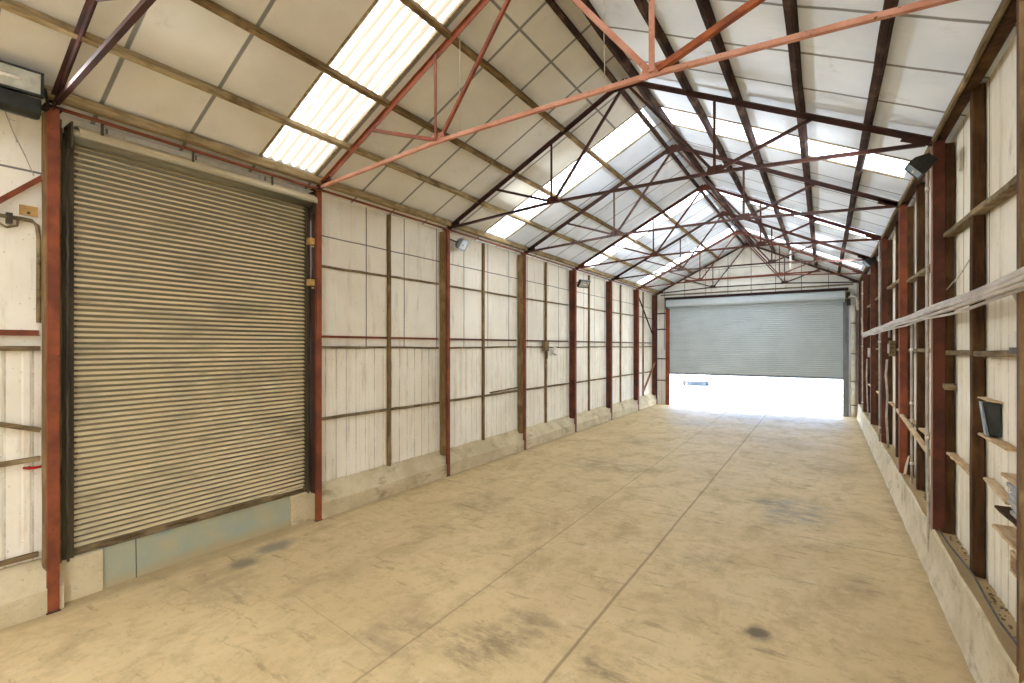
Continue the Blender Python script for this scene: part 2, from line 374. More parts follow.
# roof lining: two slopes, open where the rooflights sit
RL_Y = [3.335 + 4.886 * k for k in range(-1, 4)]; RL_W = .77
mb = MB(); faces_b = []
def slope_pt(x, y, up=0): return (x, y, roof_z(x) + up)
for sgn in (-1, 1):
    xe = XM + sgn * 4.02
    xt = XM + sgn * .10; xb = XM + sgn * 3.545
    ys = [YB] + [v for y in RL_Y for v in (y, y + RL_W)] + [YF + .2]
    start = len(mb.f)
    def slab(x0, x1, y0, y1):
        a, b = sorted((x0, x1))
        vs = [slope_pt(a, y0), slope_pt(b, y0), slope_pt(b, y1), slope_pt(a, y1), slope_pt(a, y0, .03), slope_pt(b, y0, .03), slope_pt(b, y1, .03), slope_pt(a, y1, .03)]
        mb.add(vs, [(0, 3, 2, 1), (4, 5, 6, 7), (0, 1, 5, 4), (1, 2, 6, 5), (2, 3, 7, 6), (3, 0, 4, 7)])
    def run(x0, x1, y0, y1):
        # flat boards near the ribbed shutter, foil lining everywhere else
        cuts = [y0] + ([8.2] if y0 < 8.2 < y1 and sgn < 0 else []) + [y1]
        for ya, yb in zip(cuts, cuts[1:]):
            slab(x0, x1, ya, yb); faces_b.extend([sgn > 0 or ya >= 8.2] * 6)
    for i in range(0, len(ys) - 1, 2):
        if ys[i + 1] > ys[i]: run(xt, xb, ys[i], ys[i + 1])
    run(XM, xt, YB, YF + .2); run(xb, xe, YB, YF + .2)
roof = mb.build('ceiling', ['roof_a', 'roof_b'])
for p, fb in zip(roof.data.polygons, faces_b): p.material_index = int(fb)
tag(roof, 'pale lined underside of the pitched roof with dark seams', 'ceiling', kind='structure')

# lining of the long walls: flat boards above, ribbed sheet below
def ribs(mb, face, sgn, y0, y1, z0, z1, pitch=.19, d=.007):
    """sheet with upright ribs facing the room; sgn is the direction of the room"""
    prof = []; y = y0
    while y < y1 - 1e-6:
        for dy, dd in ((0, 0), (.11, 0), (.125, d), (.165, d), (.18, 0)):
            if y + dy < y1: prof.append((face + sgn * dd, y + dy))
        y += pitch
    prof.append((face, y1))
    poly = prof + [(face - sgn * .04, y1), (face - sgn * .04, y0)]
    mb.prism(poly, 'z', z0, z1)
DOOR_Y0, DOOR_Y1 = 1.50, 4.20
mb = MB(); WY0, WY1, WZ = -4.3, -3.1, 2.6  # unseen doorway gap added to let fill daylight in
for a, b, d in ((YB, WY0, .007), (WY1, DOOR_Y0, .007), (DOOR_Y1, YN(2), .007), (YN(2), YF, .012)): ribs(mb, PL, 1, a, b, .40, 2.53, d=d)
mb.box((PL - .04, YB, 2.53), (PL, WY0, 4.92)).box((PL - .04, WY1, 2.53), (PL, DOOR_Y0, 4.92)).box((PL - .04, WY0, WZ), (PL, WY1, 4.92))
mb.box((PL - .04, DOOR_Y1, 2.53), (PL, YF, 4.92)).box((PL - .04, DOOR_Y0, 4.55), (PL, DOOR_Y1, 4.92))
tag(mb.build('wall_left', 'lining_shutter'), 'cream wall lining on the side of the ribbed shutter', 'wall', kind='structure')
mb = MB(); SY0, SY1, SZ = -4.2, -2.9, 2.4        # unseen doorways added for fill daylight, one in each long wall
ribs(mb, PR, -1, YB, SY0, .42, 2.47, .23, .008); ribs(mb, PR, -1, SY1, YF, .42, 2.47, .23, .008)
mb.box((PR, YB, 2.47), (PR + .04, SY0, 4.97)).box((PR, SY1, 2.47), (PR + .04, YF, 4.97)).box((PR, SY0, SZ), (PR + .04, SY1, 4.97))
tag(mb.build('wall_right', 'lining_conduit'), 'stained cream wall lining behind the conduit run', 'wall', kind='structure')

# gable wall around the far opening
OX0, OX1, OZ = -5.66, .585, 4.55
mb = MB()
mb.prism([(PL, 0), (OX0, 0), (OX0, OZ), (OX1, OZ), (OX1, 0), (PR, 0), (PR, roof_z(PR) + .02), (XM, ZR + .16), (PL, roof_z(PL) + .02)], 'y', YF, YF + .12)
tag(mb.build('wall_back', 'lining_gable'), 'white boarded gable wall above and beside the far shutter', 'wall', kind='structure')

# wall behind the camera
mb = MB()
mb.prism([(PL, 0), (PR, 0), (PR, roof_z(PR) + .02), (XM, ZR + .16), (PL, roof_z(PL) + .02)], 'y', YB - .12, YB)
tag(mb.build('wall_front', 'lining_gable'), 'boarded end wall behind the viewer', 'wall', kind='structure')

# kerbs (concrete plinths) along the walls, roughened
def rough(o, amp, freq, axis_len):
    for v in o.data.vertices:
        nz = mnoise.noise_vector(Vector(v.co) * freq)
        v.co.x += nz.x * amp; v.co.z += nz.z * amp * (1 if v.co.z > .05 else 0)
kp = [(PL - .02, 0), (PL - .02, .475), (-6.40, .465), (-6.335, .405), (-6.262, .315), (-6.215, .255), (-6.184, .225), (-6.178, 0)]
for i, (a, b) in enumerate([(WY1, 1.44), (4.235, YF)]):
    o = MB().prism(kp, 'y', a, b, int((b - a) / .12)).build('trim_%d' % (i + 1), 'kerb'); rough(o, .012, 3.1, 0)
    tag(o, ['rough concrete plinth before the ribbed shutter', 'long rough concrete plinth past the ribbed shutter'][i], 'plinth', kind='structure')
ks = [(PL - .02, 0), (PL - .02, .425), (-6.315, .42), (-6.305, .40), (-6.30, 0)]
for i, (a, b) in enumerate([(1.44, 1.77), (3.865, 4.235)]):
    o = MB().prism(ks, 'y', a, b, 4).build('trim_%d' % (i + 3), 'kerb'); rough(o, .006, 4, 0)
    tag(o, ['short concrete block under the near foot of the ribbed shutter', 'short concrete block under the far foot of the ribbed shutter'][i], 'plinth', kind='structure')
o = MB().prism([(PL - .02, 0), (PL - .02, .42), (-6.35, .42), (-6.335, 0)], 'y', 1.765, 3.87, 12).build('trim_5', 'blue_conc')
tag(o, 'faded blue rendered panel under the ribbed shutter', 'plinth', kind='structure')
kr = [(1.26, 0), (1.26, .47), (1.08, .485), (1.02, .505), (1.004, .48), (.992, .2), (.965, .03), (.955, 0)]
o = MB().prism(kr, 'y', SY1, YF, 150).build('trim_6', 'kerb_b'); rough(o, .012, 3.3, 0)
tag(o, 'pale worn concrete plinth under the conduit wall', 'plinth', kind='structure')

# ================================================================== STEEL COLUMNS
SW, CW = 'ribbed shutter wall', 'conduit wall'
LCOL = ['red steel column at the near jamb of the ribbed shutter', 'red steel column at the far jamb of the ribbed shutter']
LCOL += ['red steel column, %s one past the ribbed shutter' % ORD[i] for i in range(1, 6)] + ['red steel column in the gable corner beside the far shutter, shutter wall side']
def i_section(cx, cy, wy, dx, z0, z1, tf=.009, tw=.007):
    x0, x1 = cx - dx / 2, cx + dx / 2; a, b = wy / 2, tw / 2
    poly = [(x0, cy - a), (x0 + tf, cy - a), (x0 + tf, cy - b), (x1 - tf, cy - b), (x1 - tf, cy - a), (x1, cy - a), (x1, cy + a), (x1 - tf, cy + a), (x1 - tf, cy + b), (x0 + tf, cy + b), (x0 + tf, cy + a), (x0, cy + a)]
    return MB().prism(poly, 'z', z0, z1)
def bolts(mb, pts, ax, r=.012, h=.014):
    for p in pts: mb.disc(p, ax, r, h, 6)
    return mb
for i in range(8):
    y = YN(i)
    r = empty('steel_column', (XL - .05, y, 0), LCOL[i], 'column', 'steel columns of the shutter wall')
    i_section(XL - .02, y, .085, .04, 0.0, 4.84).build('shaft', 'red' if i in (0, 1, 2) else 'red_dark' if i == 7 else 'red', r)
    MB().timber((XL - .125, y, .40), (XL - .125, y, 4.82), .085, .165, (0, 1, 0), (1, 0, 0), seed=i, nseg=8).build('timber_backing', 'wood_mid' if i in (0, 2, 3) else 'red_dark' if i == 1 else 'red_deep', r)
    bolts(MB().box((XL - .05, y - .05, 0), (XL + .012, y + .05, .01)), [(XL + .006, y - .03, .014), (XL + .006, y + .03, .014)], (0, 0, 1), .005, .01).build('base_plate', 'red_dark', r)
    bolts(MB().box((XL - .11, y - .07, 4.835), (XL + .035, y + .07, 4.85)), [(XL + .01, y - .055, 4.832), (XL + .01, y + .055, 4.832)], (0, 0, 1)).build('cap_plate', 'red_dark', r)
def c_section(xf, xb, y, w, z0, z1, t=.008):
    """channel with its web towards the near side, so a plain red face shows"""
    poly = [(xf, y - w / 2), (xb, y - w / 2), (xb, y + w / 2), (xb - t, y + w / 2), (xb - t, y - w / 2 + t), (xf + t, y - w / 2 + t), (xf + t, y + w / 2), (xf, y + w / 2)]
    return MB().prism(poly, 'z', z0, z1)
for i in range(1, 8):
    y = YN(i)
    lab = ['', 'red steel column at the picture edge beside the junction box', 'tall red steel column past the black box on the conduit wall'] + ['red steel column, %s one past the black box on the conduit wall' % ORD[k] for k in range(2, 6)] + ['red steel column in the gable corner at the end of the conduit wall']
    r = empty('steel_column', (XR + .05, y, .5), lab[i], 'column', 'steel columns of the conduit wall')
    c_section(XR + .004, XR + .105, y, .1, .44, 4.84).build('shaft', 'red' if i == 3 else 'red_deep', r)
    if i in (1, 2): (MB().box((XR - .010, y - .066, 0), (XR + .03, y - .052, 4.8)) if i == 1 else MB().box((XR - .008, y - .03, 0), (XR + .003, y + .03, 4.8))).build('front_strip', 'wood_mid' if i == 1 else 'pink_strip', r)
    MB().timber((XR + .145, y, .45), (XR + .145, y, 4.8), .1, .078, (0, 1, 0), (1, 0, 0), seed=20 + i, nseg=8).build('timber_backing', 'wood_brown', r)
    bolts(MB().box((XR - .02, y - .07, 4.835), (XR + .11, y + .07, 4.85)), [(XR + .02, y - .055, 4.83), (XR + .02, y + .055, 4.83)], (0, 0, 1)).build('cap_plate', 'red_dark', r)

# ================================================================== TIMBER STUDS AND WALL RAILS
def bay_phrase(k): return 'in the %s wall bay past the ribbed shutter' % ORD[k]
for k in range(1, 7):                      # bays between shutter-wall columns k and k+1
    ya, yb = YN(k), YN(k + 1); ym = (ya + yb) / 2 + (.10 if k == 1 else 0)
    o = MB().timber((PL + .03, ym, .45), (PL + .03, ym, 4.86), .062, .055, (0, 1, 0), (1, 0, 0), seed=40 + k, nseg=9).build('timber_stud', 'wood_mid')
    tag(o, 'upright brown timber stud ' + bay_phrase(k), 'stud', 'timber studs of the shutter wall')
    for (z, nm, lab, mt, w, h) in [(3.78, 'timber_rail', 'topmost thin timber rail', 'wood_rail', .03, .038), (2.70, 'steel_rail', 'rust brown steel rail', 'red', .05, .05),
                                   (2.53, 'timber_rail', 'timber rail under the steel one', 'wood_rail', .035, .036), (1.44, 'timber_rail', 'low knee-high timber rail' if False else 'lowest timber rail', 'wood_rail', .05, .042)]:
        mb = MB(); a, b = ya + .05, yb - .05
        if nm == 'steel_rail':
            mb.angle((PL + .03, a, z), (PL + .03, b, z), .036, (1, 0, 0))
        else:
            dz = .01 * math.sin(k * 3 + z * 7)
            mb.timber((PL + .012 + w / 2, a, z + dz), (PL + .012 + w / 2, b, z - dz), w, h, (1, 0, 0), seed=int(60 + k + z * 10), nseg=10, jit=.005)
        tag(mb.build(nm, 'red_deep' if nm == 'steel_rail' and k > 1 else mt), lab + ' ' + bay_phrase(k), 'rail', 'wall rails of the shutter wall')
o = MB().timber((PL + .05, 8.75, 1.49), (PL + .05, 9.95, 1.53), .05, .03, (1, 0, 0), seed=3).build('loose_board', 'wood_rail')
tag(o, 'loose board lying on the lowest rail in the second wall bay past the ribbed shutter', 'board')

# bay before the shutter
for (z0, z1, nm, lab, mt) in [(2.68, 2.68, 'steel_rail', 'rust brown steel rail before the ribbed shutter', 'red'), (2.525, 2.53, 'timber_rail', 'timber rail just under the steel rail before the ribbed shutter', 'wood_rail'),
                              (1.95, 1.735, 'timber_rail', 'sloping thin timber rail before the ribbed shutter', 'wood_rail'), (1.42, 1.46, 'timber_rail', 'lowest timber rail before the ribbed shutter', 'wood_rail')]:
    mb = MB(); y1 = 1.31
    if nm == 'steel_rail': mb.angle((PL + .03, -.45, z0), (PL + .03, y1, z1), .055, (1, 0, 0))
    else: mb.timber((PL + .04, (.7 if z0 == 1.95 else -.45), z0), (PL + .04, y1, z1), .05, .045, (1, 0, 0), seed=int(z0 * 10), nseg=8)
    tag(mb.build(nm, mt), lab, 'rail', 'wall rails of the shutter wall')
o = MB().angle((PL + .06, -.45, 2.34), (PL + .06, 1.34, 4.215), .045, (1, 0, 0)).build('diagonal_brace', 'red')
tag(o, 'rusty diagonal steel brace meeting the near jamb column of the ribbed shutter', 'brace')
mb = MB().timber((PL + .03, -.45, .505), (PL + .03, 1.3, .53), .05, .045, (1, 0, 0), seed=77)
tag(mb.build('timber_rail', 'wood_rail'), 'bottom timber batten on the plinth before the ribbed shutter', 'rail', 'wall rails of the shutter wall')

# last bay braces by the gable corner
tag(MB().angle((-6.24, 18.72, 4.55), (-6.24, 20.9, 2.83), .06, (1, 0, 0)).build('diagonal_brace', 'red_dark'), 'dark red diagonal brace high in the last bay of the shutter wall', 'brace')
tag(MB().angle((-6.24, 19.3, .7), (-6.24, 20.9, 1.85), .06, (1, 0, 0)).build('diagonal_brace', 'red'), 'red diagonal brace low in the last bay of the shutter wall', 'brace')

# conduit wall
def z_low(z): return z < 2
RB = ['', 'beside the black box', 'just past the tall red column'] + ['in the %s bay past the black box, conduit wall' % ORD[k] for k in range(2, 6)]
for k in range(1, 7):
    ya, yb = YN(k), YN(k + 1); ym = {1: 5.9, 2: 8.95}.get(k, (ya + yb) / 2)
    o = MB().timber((PR - .053, ym, .47), (PR - .053, ym, 4.9), .10, .085, (0, 1, 0), (1, 0, 0), seed=90 + k, nseg=9).build('timber_stud', 'wood_brown')
    tag(o, 'wide brown timber stud ' + RB[k] + (' on the conduit wall' if k < 3 else ''), 'stud', 'timber studs of the conduit wall')
    for (za, zb, lab, w, h, mt) in [(3.70, 3.78, 'highest weathered timber rail', .10, .05, 'wood_rail'), (2.50, 2.48, 'middle weathered timber rail', .08, .05, 'wood_rail'), (1.36, 1.37, 'lowest timber ledge', .075, .03, 'wood_pale')]:
        if k == 2 and za == 3.70: za, zb = 3.55, 3.6
        o = MB().timber((PR - .01 - w / 2, ya + .05 if not (k == 1 and z_low(za)) else 5.95, za), (PR - .01 - w / 2, yb - .06, zb), w, h, (1, 0, 0), seed=int(100 + k + za * 10), nseg=9, jit=.006).build('timber_rail', mt)
        tag(o, lab + ' ' + RB[k] + (' on the conduit wall' if k < 3 else ''), 'rail', 'wall rails of the conduit wall')

# ================================================================== ROOF: PURLINS, TIES, TRUSSES
NUML = ['eaves', 'second', 'third', 'fourth']
def purlin(x, w, h, mt, lab, seed, drop=0):
    z = roof_z(x) - .003 - (h / 2) / math.cos(math.atan(SL))
    sd = Vector((1, 0, SL if x < XM else -SL)).normalized()
    o = MB().timber((x, YB + .05, z - drop), (x, YF - .02, z - drop), w, h, sd, seed=seed, nseg=40, jit=.006, ch=.01).build('roof_purlin', mt)
    tag(o, lab, 'purlin', 'timber roof purlins')
for i, (x, w, h) in enumerate([(-5.47, .06, .10), (-4.70, .06, .10), (-3.67, .07, .10)]):
    purlin(x, w, h, 'wood_tan' if i == 0 else 'wood_purlin', '%s timber purlin up the roof slope above the ribbed shutter' % ['lowest tan', 'middle brown', 'highest brown'][i], 200 + i)
purlin(-2.72, .07, .11, 'wood_dark', 'dark ridge purlin on the ribbed shutter side of the ridge', 204)
purlin(-2.41, .09, .11, 'wood_dark', 'dark ridge purlin on the conduit wall side of the ridge', 205)
for i, x in enumerate([-1.65, -1.0, -.26, .44]):
    purlin(x, .075, .10, 'wood_dark', 'dark purlin, %s one down from the ridge on the conduit wall side' % ORD[i + 1], 206 + i)
o = MB().timber((-6.14, YB + .05, 4.957), (-6.14, YF - .02, 4.957), .09, .105, (1, 0, 0), seed=220, nseg=40, jit=.005, ch=.01).build('eaves_purlin', 'wood_tan')
tag(o, 'heavy tan timber eaves purlin running above the ribbed shutter', 'purlin', 'timber roof purlins')
o = MB().timber((1.10, YB + .05, 4.93), (1.10, YF - .02, 4.93), .1, .12, (1, 0, 0), seed=221, nseg=40, jit=.006, ch=.01).build('eaves_purlin', 'wood_brown')
tag(o, 'weathered timber eaves purlin along the top of the conduit wall', 'purlin', 'timber roof purlins')
o = MB().timber((1.02, YB + .05, 4.865), (1.02, YF - .4, 4.865), .03, .06, (1, 0, 0), seed=222, nseg=40, jit=.006).build('eaves_batten', 'wood_rail')
tag(o, 'thin weathered batten under the eaves purlin of the conduit wall', 'batten')
r = empty('eaves_tie', (XL + .03, 1.4, 4.845), 'long red steel tie along the column tops of the shutter wall', 'tie')
MB().angle((XL + .03, 1.42, 4.838), (XL + .03, YF - .1, 4.838), .036, (1, 0, 0)).build('rail', 'red', r)
for y in (1.72, 2.55, 3.5): MB().box((XL + .02, y - .012, 4.70), (XL + .028, y + .012, 4.83)).build('hanger', 'dark_guide', r)

TL = ['roof truss over the near edge of the ribbed shutter, only its low end in view', 'big pinkish red roof truss over the far edge of the ribbed shutter']
TL += ['dark red roof truss, %s one past the ribbed shutter' % ORD[i] for i in range(1, 6)] + ['dark roof truss standing against the gable wall']
N1, N2 = (XM - 1.275, 5.0), (XM + 1.30, 4.985)
def truss(i):
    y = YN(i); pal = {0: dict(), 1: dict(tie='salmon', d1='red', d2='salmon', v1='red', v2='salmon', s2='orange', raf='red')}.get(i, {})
    dk = 'red_dark' if i in (0, 2, 3, 5, 7) else 'red_deep'
    g = lambda k: pal.get(k, dk)
    r = empty('roof_truss', (XM, y, ZE), TL[i], 'roof truss', 'steel roof trusses')
    P = lambda x, z, dy=0: (x, y + dy, z)
    S_ = (0, 1, 0)
    top = (XM, ZR)
    for sx in (-1, 1):
        big = .014 if i == 1 and sx > 0 else 0
        xe = XL if sx < 0 else XR
        # double-angle rafter: tee with the flat on top
        tee = [(-.035, .033), (-.035, .027), (-.005, .027), (-.005, -.036), (.005, -.036), (.005, .027), (.035, .027), (.035, .033)]
        MB().sect(P(xe - sx * -.02, ZE - .01), P(*top), tee, S_).build('rafter', g('raf') if sx < 0 else dk, r)
        nd = N1 if sx < 0 else N2; a = 'd1' if sx < 0 else 'd2'
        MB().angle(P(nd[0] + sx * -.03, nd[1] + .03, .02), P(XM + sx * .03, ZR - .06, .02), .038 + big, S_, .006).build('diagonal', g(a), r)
        zt = ZR - SL * abs(nd[0] - XM)
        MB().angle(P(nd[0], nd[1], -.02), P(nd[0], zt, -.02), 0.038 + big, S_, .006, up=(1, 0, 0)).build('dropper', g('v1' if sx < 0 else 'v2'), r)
        sxp = XM + sx * 2.44; zs = ZR - SL * 2.44
        MB().angle(P(nd[0] + sx * .04, nd[1] + .02, .0), P(sxp, zs - .02, 0), .04 + big, S_, .006).build('strut', g('s2') if sx > 0 else g('v1'), r)
        gp = bolts(MB().prism([(nd[0] - .12, nd[1] - .03), (nd[0] + .12, nd[1] - .03), (nd[0] + .09, nd[1] + .09), (nd[0] - .09, nd[1] + .09)], 'y', y - .005, y + .003),
                   [(nd[0] + dx, y - .008, nd[1] + dz) for dx, dz in ((-.07, .04), (0, .06), (.07, .04))], (0, 1, 0))
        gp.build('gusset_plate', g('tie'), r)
        ep = MB().prism([(xe, ZE - .06), (xe - sx * .28, ZE + .06), (xe - sx * .25, ZE + .13), (xe, ZE + .03)], 'y', y - .005, y + .003)
        bolts(ep, [(xe - sx * d, y - .008, ZE + d * .36) for d in (.08, .2)], (0, 1, 0)).build('heel_plate', dk, r)
    MB().prism([(XM - .2, ZR - .13), (XM + .2, ZR - .13), (XM + .16, ZR - .05), (XM, ZR + .02), (XM - .16, ZR - .05)], 'y', y - .006, y + .004).build('apex_plate', dk, r)
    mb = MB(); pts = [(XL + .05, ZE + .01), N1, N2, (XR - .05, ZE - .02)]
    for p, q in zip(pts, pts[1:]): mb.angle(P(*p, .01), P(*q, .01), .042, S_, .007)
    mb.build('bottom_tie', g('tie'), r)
for i in range(8): truss(i)

# rooflights
for k, y in enumerate(RL_Y[1:], 1):
    for sgn in (-1, 1):
        if sgn > 0 and k == 1: lab = 'ribbed translucent rooflight overhead out on the conduit wall slope'
        nth = ORD[k] if sgn < 0 else ORD[max(k - 1, 1)]
        lab = ('bright corrugated rooflight above the ribbed shutter' if k == 1 else 'corrugated rooflight strip, %s one past the ribbed shutter on its slope' % ORD[k - 1]) if sgn < 0 else \
              ('corrugated rooflight on the conduit wall slope, facing the one above the ribbed shutter' if k == 1 else 'corrugated rooflight strip, %s one on the conduit wall slope' % ORD[k - 1])
        if sgn > 0 and k == 1: pass
        r = empty('rooflight', (XM + sgn * 1.8, y + RL_W / 2, roof_z(XM + 1.8)), lab, 'rooflight', 'corrugated rooflights')
        m_ = 48; xs = [XM + sgn * .10, XM + sgn * 3.545]; vs = []; fs = []
        ns = 16
        for j in range(ns + 1):
            x = xs[0] + (xs[1] - xs[0]) * j / ns
            for q in range(m_ + 1):
                yy = y + RL_W * q / m_
                vs.append((x, yy, roof_z(x) + .012 + .017 * math.cos(q / m_ * 6 * 2 * math.pi) + .003 * mnoise.noise(Vector((x * 3, yy * 3, 1)))))
        for j in range(ns):
            for q in range(m_):
                a = j * (m_ + 1) + q; fs.append((a, a + 1, a + m_ + 2, a + m_ + 1))
        MB().add(vs, fs, True).build('corrugated_sheet', 'rooflight_dirty' if k == 1 else 'rooflight_clean', r)
        for yy in (y - .012, y + RL_W + .012):
            MB().timber((xs[0], yy, roof_z(xs[0]) - .006), (xs[1], yy, roof_z(xs[1]) - .006), .03, .022, (0, 1, 0), seed=int(yy * 9), nseg=8).build('edge_strip', 'wood_tan', r)

# ================================================================== RIBBED ROLLER SHUTTER
CX = -6.375
r = empty('roller_shutter', (CX, 2.85, .45), 'tall ribbed dusty roller shutter, fully closed, above the faded blue panel', 'roller shutter')
z0, z1, ns = .485, 4.66, 74
prof = []
for i in range(ns):
    zz = z0 + (z1 - z0) * i / ns; p = (z1 - z0) / ns
    for t, d in ((0, 0), (.10, .003), (.22, .017), (.42, .029), (.60, .025), (.78, .010), (.90, 0)): prof.append((CX + d, zz + t * p))
prof.append((CX, z1))
k = len(prof); vs = []; fs = []; NY = 24
for j in range(NY + 1):
    y = 1.545 + (4.105 - 1.545) * j / NY
    for x, z in prof: vs.append((x + .006 * mnoise.noise(Vector((0, y * 1.1, z * .9))), y, z + .0025 * mnoise.noise(Vector((3, y * 2, z * 3)))))
for j in range(NY):
    for q in range(k - 1): fs.append((j * k + q, j * k + q + 1, (j + 1) * k + q + 1, (j + 1) * k + q))
cur = MB().add(vs, fs, False).build('curtain', 'shutter', r)
for p in cur.data.polygons: p.use_smooth = True
# end locks: the dark teeth down both edges
for side, y in ((0, 1.548), (1, 4.100)):
    mb = MB()
    for i in range(ns):
        zz = z0 + (z1 - z0) * (i + .4) / ns
        mb.box((CX - .002, y - .02, zz - .017), (CX + .027, y + .012 + .012 * ((i * 7) % 3), zz + .006))
    mb.build('end_lock_row', 'dark_guide', cur)
MB().angle((CX + .02, 1.46, .462), (CX + .02, 4.165, .452), .06, (1, 0, 0)).build('bottom_bar', 'wood_rail', r)
for y0_, y1_ in ((1.452, 1.545), (4.095, 4.168)):
    mb = MB(); xa, xb = CX - .035, CX + .06; t = .008
    mb.box((xa, y0_, .40), (xa + t, y1_, 4.70)).box((xb - t, y0_, .40), (xb, y1_, 4.62)).box((xa, (y0_ if y0_ < 3 else y1_ - t), .40), (xb, (y0_ + t if y0_ < 3 else y1_), 4.72))
    mb.box((xb, (y0_ + y1_) / 2 - .01, .40), (xb + .02, (y0_ + y1_) / 2 + .01, 4.6))
    mb.build('guide_rail', 'dark_guide', r)
for y in (1.428,): MB().timber((-6.335, y, .42), (-6.335, y, 4.78), .028, .16, (0, 1, 0), (1, 0, 0), seed=int(y * 10), nseg=8).build('jamb_strip', 'jamb_wood', r)
# sheet hood bulging out over the drum
hp = [(PL + .005, 4.775), (PL + .12, 4.77), (-6.19, 4.745), (-6.145, 4.70), (-6.13, 4.655), (-6.14, 4.625), (-6.15, 4.63), (-6.145, 4.655), (-6.158, 4.69), (-6.195, 4.73), (PL + .12, 4.755), (PL + .005, 4.76)]
MB().prism(hp, 'y', 1.545, 4.172, 8).build('hood', 'shutter_hood', r)
MB().tube([(-6.29, 1.5, 4.655), (-6.29, 4.16, 4.655)], .075, 20).build('drum', 'shutter', r)
for y in (1.495, 4.162):
    bolts(MB().box((PL + .01, y - .006, 4.5), (-6.16, y + .006, 4.76)), [(-6.25, y - .01, 4.6), (-6.32, y - .01, 4.72)], (0, 1, 0)).build('end_bracket', 'dark_guide', r)
for z in (4.08, 3.48): bolts(MB().box((-6.30, 4.10, z - .045), (-6.20, 4.168, z + .045)), [(-6.195, 4.135, z - .08)], (1, 0, 0), .015, .03).build('guide_block', 'tan_block', r)
# chain hanging beside the near guide
o = MB().tube([(-6.24, 1.475, 4.5 - i * .1 if False else 4.5 - .13 * i) if i % 2 else (-6.228, 1.480, 4.5 - .13 * i) for i in range(30)], .011, 6).build('hoist_chain', 'dark_guide')
tag(o, 'dark greasy hoist chain hanging beside the near jamb of the ribbed shutter', 'chain')

# ================================================================== FAR ROLLER SHUTTER
FY = YF - .06
r = empty('roller_shutter', (-2.5, FY, 1.36), 'wide grey roller shutter in the gable wall, raised off the floor', 'roller shutter')
za, zb, ns = 1.40, 4.30, 38; prof = []
for i in range(ns):
    zz = za + (zb - za) * i / ns; p = (zb - za) / ns
    for t, d in ((0, 0), (.12, .006), (.35, .013), (.7, .013), (.9, .004)): prof.append((FY - d, zz + t * p))
prof.append((FY, zb)); k = len(prof); vs = []; fs = []
XS = [OX0 - .03 + (OX1 - OX0 + .06) * j / 16 for j in range(17)]
for x in XS:
    for yv, z in prof: vs.append((x, yv + .01 * mnoise.noise(Vector((x, 0, z))), z))
for j in range(16):
    for q in range(k - 1): fs.append((j * k + q, j * k + q + 1, (j + 1) * k + q + 1, (j + 1) * k + q))
MB().add(vs, fs).build('curtain', 'shutter_far', r)
MB().box((OX0 - .03, FY - .03, 1.345), (OX1 + .03, FY + .03, 1.40)).build('bottom_bar', 'jamb_grey', r)
hp = [(YF - .001, 4.56), (YF - .30, 4.56), (YF - .37, 4.50), (YF - .38, 4.33), (YF - .34, 4.25), (YF - .33, 4.25), (YF - .36, 4.34), (YF - .35, 4.48), (YF - .29, 4.54), (YF - .001, 4.54)]
MB().prism(hp, 'x', OX0 - .06, OX1 + .04, 4).build('hood', 'shutter_far', r)
MB().tube([(OX0 - .02, YF - .17, 4.38), (OX1, YF - .17, 4.38)], .12, 20).build('drum', 'steel_blue', r)
def jamb(x0, x1, z1): return MB().prism([(x0, FY - .09), (x1, FY - .09), (x1, FY - .03), (x1 - .01, FY - .03), (x1 - .01, FY - .08), (x0 + .01, FY - .08), (x0 + .01, FY - .03), (x0, FY - .03)], 'z', 0, z1)
jamb(-5.80, -5.64, 4.2).build('guide_rail', 'red', r)
jamb(.565, .735, 4.15).build('guide_rail', 'jamb_grey', r)
MB().box((OX0 - .1, YF - .36, 4.15), (OX0 - .07, YF - .01, 4.57)).build('end_bracket', 'dark_guide', r)
MB().box((OX1 + .04, YF - .40, 4.12), (OX1 + .08, YF - .01, 4.57)).build('end_bracket', 'dark_guide', r)
mb = MB(); mb.disc((OX1 + .14, YF - .2, 4.40), (1, 0, 0), .11, .1, 16).box((OX1 + .09, YF - .34, 4.02), (OX1 + .2, YF - .16, 4.25)); mb.build('motor', 'dark_guide', r)
# lintel over the far shutter
poly = [(YF - .32, 4.575), (YF - .002, 4.575), (YF - .002, 4.585), (YF - .155, 4.585), (YF - .155, 4.655), (YF - .002, 4.655), (YF - .002, 4.668), (YF - .32, 4.668), (YF - .32, 4.655), (YF - .165, 4.655), (YF - .165, 4.585), (YF - .32, 4.585)]
tag(MB().prism(poly, 'x', -5.82, .72).build('steel_lintel', 'red_dark'), 'dark brown steel lintel above the wide grey far shutter', 'lintel')
# rails in the narrow returns beside the far shutter
for z in (4.0, 3.3, 2.0, 1.05):
    o = MB().timber((PL + .02, YF - .03, z), (-5.8, YF - .03, z), .05, .05, (0, 1, 0), seed=int(z * 10), nseg=4).build('timber_rail', 'red_dark' if z > 1.5 else 'wood_rail')
    tag(o, {4.0: 'highest', 3.3: 'second highest', 2.0: 'third highest', 1.05: 'lowest'}[z] + ' short rail in the narrow gap between gable corner and far shutter', 'rail', 'short gable rails')
for j, x in enumerate((-4.9, -2.55, -.2)):
    pass
for z, lab in ((4.80, 'lower'), (5.36, 'upper')):
    xx = 3.45 if z < 5 else 2.45
    o = MB().angle((XM - xx, YF - .04, z), (XM + xx, YF - .04, z), .05, (0, 1, 0)).build('steel_rail', 'red' if z > 5 else 'wood_rail')
    tag(o, lab + ' thin rail across the gable wall over the far shutter', 'rail', 'gable rails')
